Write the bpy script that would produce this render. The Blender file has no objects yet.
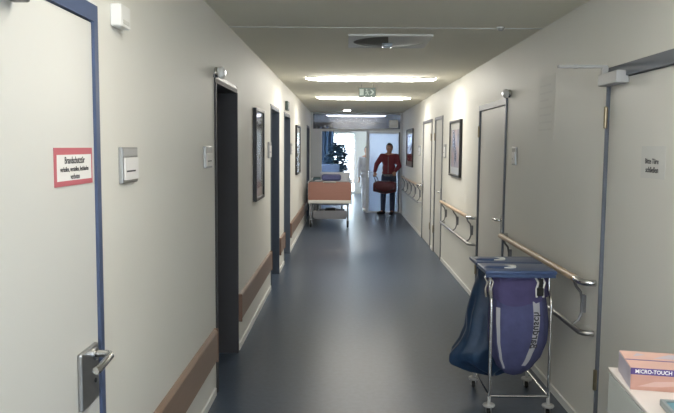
import bpy, bmesh, math, random
from math import sin, cos, pi, radians as R
from mathutils import Vector, Matrix
random.seed(7)
S = bpy.context.scene
COL = S.collection

# ------------------------------------------------------------------ materials
def mat(name, rgb, rough=.6, metal=0., spec=.5, var=.06, nscale=9., bump=0., bscale=60., emit=None, estr=0.):
    m = bpy.data.materials.new(name); m.use_nodes = True
    nt = m.node_tree; b = nt.nodes['Principled BSDF']
    b.inputs['Roughness'].default_value = rough
    b.inputs['Metallic'].default_value = metal
    b.inputs['Specular IOR Level'].default_value = spec
    tc = nt.nodes.new('ShaderNodeTexCoord')
    n = nt.nodes.new('ShaderNodeTexNoise'); n.inputs['Scale'].default_value = nscale
    n.inputs['Detail'].default_value = 3
    nt.links.new(tc.outputs['Object'], n.inputs['Vector'])
    r = nt.nodes.new('ShaderNodeMix'); r.data_type = 'RGBA'
    r.inputs[6].default_value = [max(0, c * (1 - var)) for c in rgb] + [1]
    r.inputs[7].default_value = [min(1, c * (1 + var)) for c in rgb] + [1]
    nt.links.new(n.outputs['Fac'], r.inputs[0])
    nt.links.new(r.outputs[2], b.inputs['Base Color'])
    if bump:
        n2 = nt.nodes.new('ShaderNodeTexNoise'); n2.inputs['Scale'].default_value = bscale
        nt.links.new(tc.outputs['Object'], n2.inputs['Vector'])
        bp = nt.nodes.new('ShaderNodeBump'); bp.inputs['Strength'].default_value = bump
        bp.inputs['Distance'].default_value = .01
        nt.links.new(n2.outputs['Fac'], bp.inputs['Height'])
        nt.links.new(bp.outputs['Normal'], b.inputs['Normal'])
    if emit:
        b.inputs['Emission Color'].default_value = (*emit, 1)
        b.inputs['Emission Strength'].default_value = estr
    return m

def wood(name, c1, c2, axis='Y', rough=.45):
    m = mat(name, c1, rough); nt = m.node_tree; b = nt.nodes['Principled BSDF']
    tc = nt.nodes.new('ShaderNodeTexCoord'); mp = nt.nodes.new('ShaderNodeMapping')
    sc = {'X': (1.2, 22, 22), 'Y': (22, 1.2, 22), 'Z': (22, 22, 1.2)}[axis]
    mp.inputs['Scale'].default_value = sc
    nz = nt.nodes.new('ShaderNodeTexNoise'); nz.inputs['Scale'].default_value = 2.2; nz.inputs['Detail'].default_value = 5
    mx = nt.nodes.new('ShaderNodeMix'); mx.data_type = 'RGBA'
    mx.inputs[6].default_value = (*c1, 1); mx.inputs[7].default_value = (*c2, 1)
    nt.links.new(tc.outputs['Object'], mp.inputs['Vector']); nt.links.new(mp.outputs['Vector'], nz.inputs['Vector'])
    nt.links.new(nz.outputs['Fac'], mx.inputs[0]); nt.links.new(mx.outputs[2], b.inputs['Base Color'])
    return m

def glassy(name, tint, gloss=.12, opac=0., ocol=(.8, .8, .8), rough=.02):
    """thin pane: see-through, with a reflecting surface and an optional milky share"""
    m = bpy.data.materials.new(name); m.use_nodes = True; nt = m.node_tree
    for n in list(nt.nodes):
        if n.type != 'OUTPUT_MATERIAL': nt.nodes.remove(n)
    out = [n for n in nt.nodes if n.type == 'OUTPUT_MATERIAL'][0]
    t = nt.nodes.new('ShaderNodeBsdfTransparent'); t.inputs[0].default_value = (*tint, 1)
    cur = t.outputs[0]
    if opac:
        tr = nt.nodes.new('ShaderNodeBsdfTranslucent'); tr.inputs[0].default_value = (*ocol, 1)
        df = nt.nodes.new('ShaderNodeBsdfDiffuse'); df.inputs[0].default_value = (*ocol, 1)
        a = nt.nodes.new('ShaderNodeMixShader'); a.inputs[0].default_value = .22
        nt.links.new(tr.outputs[0], a.inputs[1]); nt.links.new(df.outputs[0], a.inputs[2])
        nz = nt.nodes.new('ShaderNodeTexNoise'); nz.inputs['Scale'].default_value = 2.
        mr = nt.nodes.new('ShaderNodeMapRange'); mr.inputs['To Min'].default_value = opac - .03; mr.inputs['To Max'].default_value = opac + .03
        nt.links.new(nz.outputs['Fac'], mr.inputs['Value'])
        m2 = nt.nodes.new('ShaderNodeMixShader'); nt.links.new(mr.outputs[0], m2.inputs[0])
        nt.links.new(cur, m2.inputs[1]); nt.links.new(a.outputs[0], m2.inputs[2]); cur = m2.outputs[0]
    g = nt.nodes.new('ShaderNodeBsdfGlossy'); g.inputs['Roughness'].default_value = rough
    f = nt.nodes.new('ShaderNodeFresnel'); f.inputs[0].default_value = 1.5
    mm = nt.nodes.new('ShaderNodeMath'); mm.operation = 'MULTIPLY_ADD'; mm.inputs[1].default_value = 1 - gloss; mm.inputs[2].default_value = gloss * .3
    nt.links.new(f.outputs[0], mm.inputs[0])
    m3 = nt.nodes.new('ShaderNodeMixShader'); nt.links.new(mm.outputs[0], m3.inputs[0])
    nt.links.new(cur, m3.inputs[1]); nt.links.new(g.outputs[0], m3.inputs[2])
    nt.links.new(m3.outputs[0], out.inputs[0])
    return m

def picture_mat(name, cols, seed):
    m = mat(name, cols[0], .12, spec=.8); nt = m.node_tree; b = nt.nodes['Principled BSDF']
    tc = nt.nodes.new('ShaderNodeTexCoord'); mp = nt.nodes.new('ShaderNodeMapping')
    mp.inputs['Location'].default_value = (seed * 3.1, seed, seed * 1.7); mp.inputs['Scale'].default_value = (2.2, 1, 2.6)
    nz = nt.nodes.new('ShaderNodeTexNoise'); nz.inputs['Scale'].default_value = 1.6; nz.inputs['Detail'].default_value = 6
    cr = nt.nodes.new('ShaderNodeValToRGB'); cr.color_ramp.elements[0].position = .3; cr.color_ramp.elements[1].position = .72
    cr.color_ramp.elements[0].color = (*cols[0], 1); cr.color_ramp.elements[1].color = (*cols[-1], 1)
    for i, c in enumerate(cols[1:-1]):
        e = cr.color_ramp.elements.new(.3 + .42 * (i + 1) / (len(cols) - 1)); e.color = (*c, 1)
    nt.links.new(tc.outputs['Object'], mp.inputs['Vector']); nt.links.new(mp.outputs['Vector'], nz.inputs['Vector'])
    nt.links.new(nz.outputs['Fac'], cr.inputs[0]); nt.links.new(cr.outputs[0], b.inputs['Base Color'])
    return m

WALL = mat('wall_paint', (.74, .73, .68), .55, var=.02, nscale=2.5, bump=.08, bscale=180)
CEIL = mat('ceiling_paint', (.90, .865, .735), .8, var=.02, nscale=2)
FLOOR = mat('linoleum', (.062, .083, .118), .29, spec=.19, var=.22, nscale=26)
SKIRT = mat('skirting_white', (.72, .72, .70), .5)
CREAM = mat('door_cream', (.66, .66, .635), .42, var=.015, nscale=3)
DOORGREY = mat('door_grey', (.66, .65, .61), .45, var=.02, nscale=3)
BLUE = mat('frame_blue', (.065, .095, .185), .45)
SLATE = mat('frame_slate', (.12, .135, .165), .45)
DARK = mat('door_dark', (.05, .05, .055), .6, spec=.3)
NAVY = mat('door_navy', (.085, .105, .14), .55, spec=.35)
CHROME = mat('chrome', (.62, .62, .62), .22, 1., var=.03)
STEEL = mat('brushed_steel', (.42, .42, .42), .38, 1., var=.05)
GREYM = mat('grey_metal', (.20, .20, .21), .45, .6)
BAND = wood('guard_wood', (.21, .135, .095), (.25, .165, .118), 'X', .4)
RAILW = wood('rail_wood', (.50, .36, .23), (.58, .43, .29), 'X', .4)
BEDWOOD = wood('bed_wood', (.29, .135, .10), (.33, .16, .12), 'X', .4)
WHITE = mat('white_plastic', (.78, .78, .76), .4, var=.02)
OFFWH = mat('offwhite_plastic', (.66, .66, .62), .45, var=.02)
LGREY = mat('light_grey_plastic', (.42, .42, .42), .45)
BLACK = mat('black_plastic', (.012, .012, .013), .4)
INK = mat('ink', (.05, .05, .06), .7)
REDINK = mat('sign_red', (.52, .13, .16), .5)
PAPER = mat('paper', (.82, .81, .80), .6, var=.02)
PAPERG = mat('paper_grey', (.62, .62, .60), .65, var=.02)
BRASS = mat('brass', (.30, .25, .17), .35, 1.)
GREEN = mat('exit_green', (.045, .075, .065), .45)
PICTO = mat('exit_pale', (.26, .32, .29), .45)
LAMPD = mat('lamp_diffuser_dim', (.9, .9, .9), .4, emit=(1., .955, .86), estr=34.)  # lowered emission for the unseen lamp over the viewpoint
LAMP = mat('lamp_diffuser', (.9, .9, .9), .4, emit=(1., .955, .86), estr=64.)
SPOTL = mat('downlight_glow', (.9, .9, .9), .4, emit=(1., .97, 1.), estr=40.)
CALLG = mat('call_light_glint', (.9, .9, .9), .2, emit=(1., 1., 1.), estr=2.5)  # emission standing in for a reflected highlight
CUFFB = mat('bag_cuff', (.075, .065, .165), .85, var=.2, nscale=14, bump=.5, bscale=20)
LIDB = mat('lid_blue', (.05, .085, .19), .38, var=.05)
BAGB = mat('bag_cloth', (.078, .086, .20), .85, var=.2, nscale=18, bump=.6, bscale=22)
BAGP = mat('plastic_film', (.018, .045, .10), .28, spec=.6, var=.3, nscale=14, bump=.5, bscale=16)
BAGW = mat('bag_white', (.46, .46, .50), .8)
CART = mat('cart_laminate', (.60, .56, .545), .35, var=.015)
CARTS = mat('cart_side_shaded', (.44, .46, .445), .5, var=.02)  # grey side laminate with its shade put into the colour
TRIMG = mat('tray_grey', (.22, .25, .26), .45)
TEAL = mat('teal_plastic', (.10, .24, .30), .45)
REDC = mat('red_jacket', (.15, .022, .034), .8, var=.2, nscale=30, bump=.2)
REDB = mat('red_bag', (.085, .014, .020), .6, var=.2, nscale=22, bump=.2)
DENIM = mat('dark_denim', (.03, .042, .085), .85, var=.25, nscale=40)
SHIRT = mat('patterned_shirt', (.12, .12, .13), .8, var=.9, nscale=30)
SKIN = mat('skin', (.33, .17, .11), .55, var=.06)
SKINP = mat('skin_pale', (.55, .34, .25), .55, var=.06)
HAIR = mat('dark_hair', (.012, .010, .009), .6, var=.3, nscale=60)
HAIRB = mat('brown_hair', (.05, .035, .028), .6, var=.3, nscale=60)
COAT = mat('white_coat', (.66, .68, .73), .85, var=.05, nscale=20, bump=.2)
MATTR = mat('mattress_teal', (.17, .27, .30), .7)
SHEET = mat('bed_sheet', (.72, .74, .80), .85, bump=.3, bscale=14)
BLUEBL = mat('blue_blanket', (.11, .12, .26), .9, var=.2, nscale=20, bump=.3, bscale=30)
CURT = mat('curtain_cloth', (.055, .10, .18), .9, var=.3, nscale=7)
UPH = mat('blue_upholstery', (.09, .13, .23), .8, var=.15)
LEAFD = mat('plant_leaf', (.03, .07, .12), .5, var=.4, nscale=12)
LEAFP = mat('tree_leaf', (.42, .50, .40), .6, var=.4, nscale=6)
BARK = mat('bark', (.15, .11, .08), .9, var=.3)
TERRA = mat('terracotta', (.35, .15, .08), .8)
PAVE = mat('paving', (.45, .45, .44), .9, var=.1, nscale=4)
LIGHTFR = mat('partition_frame', (.58, .59, .60), .4, var=.03)
GLASS = glassy('window_glass', (.97, .98, 1.), .1)
TRANSOM = glassy('transom_glass', (.34, .36, .43), .0, rough=.12)
FROST = glassy('frosted_glass', (.84, .90, 1.), .06, opac=.40, ocol=(.68, .80, 1.), rough=.3)
BOWLSH = mat('bowl_shade', (.10, .10, .085), .7)
BULB = mat('lamp_glass', (.35, .42, .50), .08, spec=1.)
PEACH = mat('carton_peach', (.50, .27, .215), .45, var=.28, nscale=11)
PEACHL = mat('carton_pale', (.58, .37, .32), .45, var=.2, nscale=9)
LILAC = mat('carton_lilac', (.45, .42, .50), .5)
PURPLE = mat('carton_purple', (.085, .05, .21), .45)

# ------------------------------------------------------------------ geometry helpers
class MB:
    def __init__(s): s.bm = bmesh.new()
    def box(s, x0, x1, y0, y1, z0, z1, bev=0., seg=2):
        r = bmesh.ops.create_cube(s.bm, size=1.)
        vs = r['verts']
        for v in vs:
            v.co = Vector(((x0 + x1) / 2 + v.co.x * (x1 - x0), (y0 + y1) / 2 + v.co.y * (y1 - y0), (z0 + z1) / 2 + v.co.z * (z1 - z0)))
        if bev:
            es = list({e for v in vs for e in v.link_edges})
            bmesh.ops.bevel(s.bm, geom=es, offset=bev, segments=seg, profile=.5, affect='EDGES')
        return s
    def tube(s, pts, r, n=10, close=False, cap=True):
        pts = [Vector(p) for p in pts]; N = len(pts)
        rr = r if isinstance(r, (list, tuple)) else [r] * N
        rings = []; up = None
        for i, p in enumerate(pts):
            if close: d = pts[(i + 1) % N] - pts[i - 1]
            else: d = pts[min(i + 1, N - 1)] - pts[max(i - 1, 0)]
            d.normalize()
            if up is None:
                up = Vector((0, 0, 1)) if abs(d.z) < .9 else Vector((1, 0, 0))
            u = (up - d * up.dot(d)).normalized(); w = d.cross(u); up = u
            rings.append([s.bm.verts.new(p + (u * cos(2 * pi * k / n) + w * sin(2 * pi * k / n)) * rr[i]) for k in range(n)])
        for i in range(N if close else N - 1):
            A, B = rings[i], rings[(i + 1) % N]
            for k in range(n): s.bm.faces.new((A[k], A[(k + 1) % n], B[(k + 1) % n], B[k]))
        if cap and not close:
            s.bm.faces.new(list(reversed(rings[0]))); s.bm.faces.new(rings[-1])
        return s
    def lathe(s, prof, c=(0, 0, 0), n=24, axis='Z'):
        def P(r, h, a):
            if axis == 'Z': q = (r * cos(a), r * sin(a), h)
            elif axis == 'Y': q = (r * cos(a), -h, r * sin(a))
            else: q = (h, r * cos(a), r * sin(a))
            return Vector(c) + Vector(q)
        rings = []
        for r, h in prof:
            if r < 1e-6: rings.append([s.bm.verts.new(P(0, h, 0))])
            else: rings.append([s.bm.verts.new(P(r, h, 2 * pi * k / n)) for k in range(n)])
        for A, B in zip(rings, rings[1:]):
            for k in range(n):
                j = (k + 1) % n
                if len(A) == 1 and len(B) == 1: continue
                if len(A) == 1: s.bm.faces.new((A[0], B[j], B[k]))
                elif len(B) == 1: s.bm.faces.new((A[k], A[j], B[0]))
                else: s.bm.faces.new((A[k], A[j], B[j], B[k]))
        return s
    def ell(s, c, r, n=16, m=10, rot=None):
        q = bmesh.ops.create_uvsphere(s.bm, u_segments=n, v_segments=m, radius=1.)
        for v in q['verts']:
            p = Vector((v.co.x * r[0], v.co.y * r[1], v.co.z * r[2]))
            if rot: p = rot @ p
            v.co = p + Vector(c)
        return s
    def cone(s, p, q, r1, r2, n=12):
        """tapered limb with round ends"""
        s.tube([p, q], [r1, r2], n); s.ell(p, (r1,) * 3, n, 8); s.ell(q, (r2,) * 3, n, 8)
        return s
    def prism(s, poly, y0, y1):
        """outline in x,z extruded along y"""
        A = [s.bm.verts.new((x, y0, z)) for x, z in poly]; B = [s.bm.verts.new((x, y1, z)) for x, z in poly]
        s.bm.faces.new(A); s.bm.faces.new(list(reversed(B)))
        n = len(poly)
        for i in range(n):
            j = (i + 1) % n; s.bm.faces.new((A[j], A[i], B[i], B[j]))
        return s
    def grid(s, fn, nu, nv, wrap=False):
        V = [[s.bm.verts.new(fn(i / nu, j / nv)) for j in range(nv + 1)] for i in range(nu if wrap else nu + 1)]
        for i in range(nu):
            for j in range(nv):
                a = V[i]; b = V[(i + 1) % nu if wrap else i + 1]
                s.bm.faces.new((a[j], b[j], b[j + 1], a[j + 1]))
        return s
    def build(s, name, m, parent=None, smooth=False, loc=None):
        bmesh.ops.recalc_face_normals(s.bm, faces=s.bm.faces[:])
        me = bpy.data.meshes.new(name); s.bm.to_mesh(me); s.bm.free()
        me.materials.append(m)
        if smooth:
            for p in me.polygons: p.use_smooth = True
            me.set_sharp_from_angle(angle=R(42))
        o = bpy.data.objects.new(name, me); COL.objects.link(o)
        if parent: o.parent = parent
        if loc: o.location = loc
        return o

def tag(o, label, cat, group=None, kind=None):
    o['label'] = label; o['category'] = cat
    if group: o['group'] = group
    if kind: o['kind'] = kind
    return o
def thing(name, loc, rz, label, cat, group=None, kind=None):
    o = bpy.data.objects.new(name, None); COL.objects.link(o)
    o.empty_display_size = .1; o.location = loc; o.rotation_euler = (0, 0, rz)
    return tag(o, label, cat, group, kind)
def copy_tree(o, parent=None):
    c = o.copy(); COL.objects.link(c)
    if parent: c.parent = parent
    for ch in [x for x in COL.objects if x.parent == o]: copy_tree(ch, c)
    return c
def bake(o):
    """apply an object's modifiers into its mesh"""
    dg = bpy.context.evaluated_depsgraph_get(); me = bpy.data.meshes.new_from_object(o.evaluated_get(dg))
    old = o.data; o.modifiers.clear(); o.data = me; bpy.data.meshes.remove(old)
    return o
def fused(mb, name, m, parent, voxel, smooth=4):
    o = mb.build(name, m, parent)
    r = o.modifiers.new('r', 'REMESH'); r.mode = 'VOXEL'; r.voxel_size = voxel; r.use_smooth_shade = True
    if smooth:
        q = o.modifiers.new('s', 'SMOOTH'); q.iterations = smooth; q.factor = .5
    return bake(o)
def text_mesh(txt, size, name='lettering', m=INK, parent=None, loc=(0, 0, 0), align='CENTER', ext=.0004, sx=1., bold=0., spacing=1.):
    """lettering standing in the x,z plane and facing -y"""
    c = bpy.data.curves.new('t', 'FONT'); c.body = txt; c.size = size; c.align_x = align; c.align_y = 'CENTER'
    c.extrude = ext; c.offset = bold; c.space_character = spacing; c.resolution_u = 3
    o = bpy.data.objects.new('t', c); COL.objects.link(o)
    dg = bpy.context.evaluated_depsgraph_get(); me = bpy.data.meshes.new_from_object(o.evaluated_get(dg))
    bpy.data.objects.remove(o)
    for v in me.vertices:
        x, y, z = v.co; v.co = (x * sx + loc[0], -z + loc[1], y + loc[2])
    me.materials.clear(); me.materials.append(m); me.name = name
    ob = bpy.data.objects.new(name, me); COL.objects.link(ob)
    if parent: ob.parent = parent
    return ob

# ------------------------------------------------------------------ dimensions
XL, XR, H, YB, YE = -.85, 1.425, 2.516, -2.6, 17.36
YH = 24.6                      # end of the hall beyond the partition
LW, RW = R(90), R(-90)         # things on the left / right wall: front is local -y

# ------------------------------------------------------------------ shell
f = MB().box(-3.2, 3.6, YB - .3, YH + .3, -.2, 0).build('floor', FLOOR); tag(f, 'glossy blue grey linoleum floor of the corridor', 'floor', kind='structure')
f = MB().box(-3.2, 3.6, YB - .3, YH + .3, H, H + .2).build('ceiling', CEIL); tag(f, 'plain off-white corridor ceiling with a few lamps', 'ceiling', kind='structure')
def wall(name, x0, x1, y0, y1, holes, label):
    mb = MB(); y = y0
    for a, b, z0, z1 in sorted(holes):
        mb.box(x0, x1, y, a, 0, H)
        if z1 < H: mb.box(x0, x1, a, b, z1, H)
        if z0 > 0: mb.box(x0, x1, a, b, 0, z0)
        y = b
    mb.box(x0, x1, y, y1, 0, H)
    return tag(mb.build(name, WALL), label, 'wall', kind='structure')
DL = [(1.15, 2.34, 2.09), (4.5, 5.42, 2.09), (7.9, 8.86, 2.11), (9.63, 10.6, 2.11), (15.35, 16.35, 2.11)]
DR = [(2.5, 3.79, 2.075), (6.13, 7.36, 2.085), (10.1, 10.94, 2.11), (11.34, 12.62, 2.11)]
WIN = (-1.3, -.25, .95, 2.2)
wall('wall_left', XL - .32, XL, YB, YE, [(a, b, 0, z) for a, b, z in DL], 'long cream wall on the left with dark door recesses')
wall('wall_right', XR, XR + .32, YB, YE, [(a, b, 0, z) for a, b, z in DR] + [WIN], 'long cream wall on the right carrying handrails')
mb = MB(); mb.box(XL - .32, -.65, YB - .3, YB, 0, H).box(1.2, XR + .32, YB - .3, YB, 0, H).box(-.65, 1.2, YB - .3, YB, 2.3, H).box(-.65, 1.2, YB - .3, YB, 0, .85)
tag(mb.build('wall_back', WALL), 'plain wall closing the corridor behind the viewpoint', 'wall', kind='structure')
# hall beyond the partition
mb = MB(); mb.box(-1.95, -1.7, YE, 18.2, 0, H).box(-1.95, -1.7, 23.8, YH, 0, H).box(-1.95, -1.7, 18.2, 23.8, 2.3, H).box(-1.95, -1.7, 18.2, 23.8, 0, .3)
tag(mb.build('wall_hall_left', WALL), 'side wall of the bright hall beyond the doorway, left', 'wall', kind='structure')
tag(MB().box(2.3, 2.55, YE, YH, 0, H).build('wall_hall_right', WALL), 'side wall of the bright hall behind the frosted door', 'wall', kind='structure')
mb = MB(); mb.box(-1.95, XL - .3, YE - .1, YE + .1, 0, H).box(XR + .3, 2.55, YE - .1, YE + .1, 0, H)
tag(mb.build('wall_return', WALL), 'short wall returns where the hall widens behind the doorway', 'wall', kind='structure')
mb = MB(); mb.box(-1.95, -1.0, YH, YH + .25, 0, H).box(.40, 2.55, YH, YH + .25, 0, H).box(-1.0, .40, YH, YH + .25, 2.2, H)
tag(mb.build('wall_end', WALL), 'end wall of the hall around the large bright window', 'wall', kind='structure')
# end window
w = thing('window_1', (0, YH, 0), 0, 'large bright window with white frame closing the far hall', 'window', kind='structure')
mb = MB(); mb.box(-1.0, .40, .02, .1, 0, .07).box(-1.0, .40, .02, .1, 2.12, 2.2)
for x in (-1.0, -.45, .34): mb.box(x, x + .06, .02, .1, .07, 2.12)
mb.build('window_frame', WHITE, w)
MB().box(-.97, .37, .055, .061, .06, 2.14).build('pane', GLASS, w)
w = thing('added_window_2', (XR, 0, 0), RW, 'added unseen window in the right wall beside the viewpoint', 'window', kind='structure')  # unseen window put in to brighten the near left wall
mb = MB(); a, b, z0, z1 = -WIN[1], -WIN[0], WIN[2], WIN[3]
mb.box(a, b, .1, .18, z0, z0 + .06).box(a, b, .1, .18, z1 - .06, z1)
for x in (a, (a + b) / 2 - .03, b - .06): mb.box(x, x + .06, .1, .18, z0 + .06, z1 - .06)
mb.build('window_frame', WHITE, w)
MB().box(a + .03, b - .03, .135, .141, z0 + .03, z1 - .03).build('pane', GLASS, w)
MB().box(a - .04, b + .04, -.05, .1, z0 - .03, z0).build('window_sill', WHITE, w)
w = thing('added_window_3', (-1.7, 21., 0), LW, 'added unseen side window lighting the hall beyond the doorway', 'window', kind='structure')  # out-of-view window added to light the hall and frosted leaf
mb = MB(); mb.box(-2.8, 2.8, .1, .18, .3, .36).box(-2.8, 2.8, .1, .18, 2.24, 2.3)
for x in (-2.8, -.96, .9, 2.74): mb.box(x, x + .06, .1, .18, .36, 2.24)
mb.build('window_frame', WHITE, w)
MB().box(-2.77, 2.77, .135, .141, .33, 2.27).build('pane', GLASS, w)
w = thing('added_window_4', (.275, YB, 0), pi, 'added unseen window at the corridor end behind the viewpoint', 'window', kind='structure')  # made-up opening that lets soft daylight onto ceiling and near walls
mb = MB(); mb.box(-.925, .925, .1, .18, .85, .91).box(-.925, .925, .1, .18, 2.24, 2.3)
for x in (-.925, -.03, .865): mb.box(x, x + .06, .1, .18, .91, 2.24)
mb.build('window_frame', WHITE, w)
MB().box(-.9, .9, .135, .141, .88, 2.27).build('pane', GLASS, w)
tag(MB().box(-30, 30, YH + .4, 60, -.3, -.05).build('ground', PAVE), 'pale paving outside the far window', 'ground', kind='structure')

# skirting
def skirt(name, x0, x1, spans, label):
    mb = MB()
    for a, b in spans: mb.box(x0, x1, a, b, 0, .05)
    tag(mb.build(name, SKIRT), label, 'skirting', kind='structure')
skirt('baseboard_left', XL, XL + .012, [(2.39, 4.45), (5.47, 7.85), (8.91, 9.58), (10.65, 15.3), (16.4, YE - .05)], 'thin white skirting along the left wall')
skirt('baseboard_right', XR - .012, XR, [(YB, 2.45), (3.83, 6.08), (7.41, 10.05), (10.99, 11.29), (12.67, YE - .05)], 'thin white skirting along the right wall')
tag(MB().box(XL, XR, 5.10, 5.115, H - .004, H).build('trim_1', OFFWH), 'thin joint strip across the ceiling before the square panel', 'ceiling joint', kind='structure')

# ------------------------------------------------------------------ doors
def lever(parent, x, z, sgn, m=CHROME, y=0., L=.12, plate=(.045, .22), out=.055, r=.0105):
    h = MB().box(x - plate[0] / 2, x + plate[0] / 2, y - .012, y, z - plate[1] + .05, z + .05, .006).build('handle', m, parent)
    mb = MB(); mb.tube([(x, y - .01, z), (x, y - out * .7, z), (x + sgn * .006, y - out * .93, z), (x + sgn * .022, y - out, z), (x + sgn * L, y - out, z)], r, 12)
    mb.build('lever', m, h, True)
    return h
def hinge(parent, x, z, y=-.012, m=BRASS, r=.011):
    MB().lathe([(0, -.062), (.006, -.06), (r, -.055), (r, -.02), (r * .85, -.019), (r * .85, -.017), (r, -.016), (r, .055), (.006, .06), (0, .062)], (x, y, z), 12).build('hinge', m, parent, True)

# door_1: cream fire door in a blue frame, left wall, close
Y0 = 1.15
d = thing('door_1', (XL, Y0, 0), LW, 'cream fire door in blue frame beside the red bordered notice', 'door', kind='structure')
W = 2.34 - Y0
mb = MB(); mb.box(-.03, .03, -.012, .1, 0, 2.06).box(W - .010, W + .025, -.012, .1, 0, 2.06).box(-.03, W + .025, -.012, .1, 2.06, 2.115)
mb.build('door_frame', BLUE, d)
mb = MB(); mb.box(W + .025, W + .037, -.004, .02, 0, 2.127).box(-.03, W + .025, -.004, .02, 2.115, 2.127); mb.build('plaster_bead', WHITE, d)
MB().box(.032, W - .012, -.003, .05, .006, 2.056, .003).build('leaf', CREAM, d)
h = MB().box(.985, 1.135, -.02, -.003, .795, .985, .006, 3).build('handle', STEEL, d)
mb = MB(); zz = .955
mb.tube([(1.10, -.018, zz), (1.10, -.058, zz), (1.096, -.068, zz), (1.084, -.076, zz - .003), (.965, -.078, zz - .012), (.955, -.074, zz - .012)], .0125, 14)
mb.lathe([(.022, -.004), (.022, .004), (.016, .006)], (1.10, -.021, zz), 16, 'Y')
mb.build('lever', CHROME, h, True)
MB().lathe([(0, 0), (.008, 0), (.008, .003), (0, .003)], (1.095, -.02, .865), 14, 'Y').build('keyhole', BLACK, h)
cl = MB().box(.30, .63, -.05, -.003, 2.008, 2.052, .006).build('door_closer', GREYM, d)
MB().tube([(.5, -.03, 2.054), (.44, -.06, 2.062), (.2, -.03, 2.07)], .008, 8).build('closer_arm', GREYM, cl)

# left wall dark recessed doors
def dark_door(name, a, b, z, m, label):
    d = thing(name, (XL, a, 0), LW, label, 'door', kind='structure'); W = b - a; t = .03
    mb = MB(); mb.box(0, t, -.012, .315, 0, z - t).box(W - t, W, -.012, .315, 0, z - t).box(0, W, -.008, .315, z - t, z)
    mb.build('door_frame', m, d)
    MB().box(-.03, W + .005, -.007, -.0, z, z + .02).build('head_trim', GREYM, d)
    MB().box(t + .003, W - t - .003, .255, .30, .006, z - t - .003, .003).build('leaf', m, d)
    lever(d, t + .09, 1.0, 1, y=.255)
    for zz in (.3, 1.75): hinge(d, W - t - .012, zz, .243, GREYM)
    return d
dark_door('door_2', *DL[1], DARK, 'nearest dark door recess of the left wall, under the wall lamp')
dark_door('door_3', *DL[2], NAVY, 'dark navy door recess right after the large framed picture')
dark_door('door_4', *DL[3], NAVY, 'dark navy door recess under the small green exit sign')
dark_door('door_5', *DL[4], NAVY, 'dark door recess at the corridor end beside the hospital bed')

# right wall flush doors
def flush_door(name, a, b, z, fm, label, jamb=.045, head=.05, hside='far', lz=1.0, lm=DOORGREY, hm=BRASS):
    d = thing(name, (XR, b, 0), RW, label, 'door', kind='structure'); W = b - a       # local x runs towards the camera
    mb = MB(); mb.box(0, jamb, -.014, .12, 0, z - head).box(W - jamb, W, -.014, .12, 0, z - head).box(0, W, -.016, .12, z - head, z + .008)
    mb.build('door_frame', fm, d)
    MB().box(jamb + .003, W - jamb - .003, .004, .05, .006, z - head - .003, .003).build('leaf', lm, d)
    hx = jamb * .7 if hside == 'far' else W - jamb * .7
    for zz in (.36, 1.82): hinge(d, hx, zz, -.014, hm)
    if hside == 'far': lever(d, W - jamb - .07, lz, -1, y=.004)
    else: lever(d, jamb + .07, lz, 1, y=.004)
    return d
d = flush_door('door_6', *DR[0], SLATE, 'wide grey white door nearest on the right with a small paper notice', jamb=.009, head=.055)
cl = MB().box(.005, .26, -.065, .003, 1.985, 2.048, .006).build('door_closer', LGREY, d)
mb = MB(); mb.box(.005, .03, -.285, -.02, 2.082, 2.098, .003).box(.005, .035, -.05, -.02, 2.045, 2.09)
mb.lathe([(.012, 0), (.012, .02), (0, .02)], (.0175, -.19, 2.08), 10)
mb.build('closer_arm', LGREY, cl)
flush_door('door_7', *DR[1], SLATE, 'grey white door with slate frame behind the laundry trolley', jamb=.032)
flush_door('door_8', *DR[2], GREYM, 'narrow grey white door beside the framed picture on the right wall', jamb=.028, head=.035)
flush_door('door_9', *DR[3], GREYM, 'wide grey white door farthest along the right wall', jamb=.03, head=.035, hside='near')

# ------------------------------------------------------------------ partition with doorway
p = thing('partition', (0, YE, 0), 0, 'pale framed glass partition with an open doorway across the corridor end', 'partition', kind='structure')
mb = MB(); y0, y1 = -.05, .05
mb.box(XL, XL + .05, y0, y1, 0, H).box(XR - .05, XR, y0, y1, 0, H)
mb.box(-.66, -.58, y0, y1, 0, 2.04).box(.535, .575, y0 + .01, y1 - .01, 0, 2.04)
mb.box(XL + .05, XR - .05, y0, y1, 2.04, 2.10).box(XL + .05, XR - .05, y0, y1, H - .04, H)
mb.build('door_frame', LIGHTFR, p)
MB().box(XL + .05, -.66, -.015, .015, 0, 2.04).build('side_panel', LIGHTFR, p)
MB().box(XL + .05, XR - .05, -.004, .004, 2.10, H - .04).build('transom_pane', TRANSOM, p)
l = MB().box(.66, 1.31, -.006, .006, .12, 1.96).build('frosted_pane', FROST, p)
mb = MB(); mb.box(.578, .61, -.02, .02, .012, 2.03).box(1.335, 1.372, -.02, .02, .012, 2.03).box(.61, 1.335, -.02, .02, 1.99, 2.03).box(.61, 1.335, -.02, .02, .012, .05)
l2 = mb.build('leaf_frame', LIGHTFR, p)
MB().box(1.34, 1.378, -.024, -.0195, .012, 2.03).build('hinge_strip', SLATE, p)
MB().box(.61, 1.335, -.006, .006, .05, 1.99).build('frosted_leaf', FROST, p)
bpy.data.objects.remove(l)
lever(p, .595, 1.03, 1, y=-.02, plate=(.03, .18), L=.1)
t = thing('emergency_light', (1.2, YE - .055, 2.13), 0, 'white box lamp on the partition head above the frosted door', 'lamp')
MB().box(-.11, .11, -.09, 0, 0, .19, .015, 3).build('housing', WHITE, t)
MB().box(-.09, .09, -.093, -.088, .02, .08, .002).build('lens', OFFWH, t)

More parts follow.
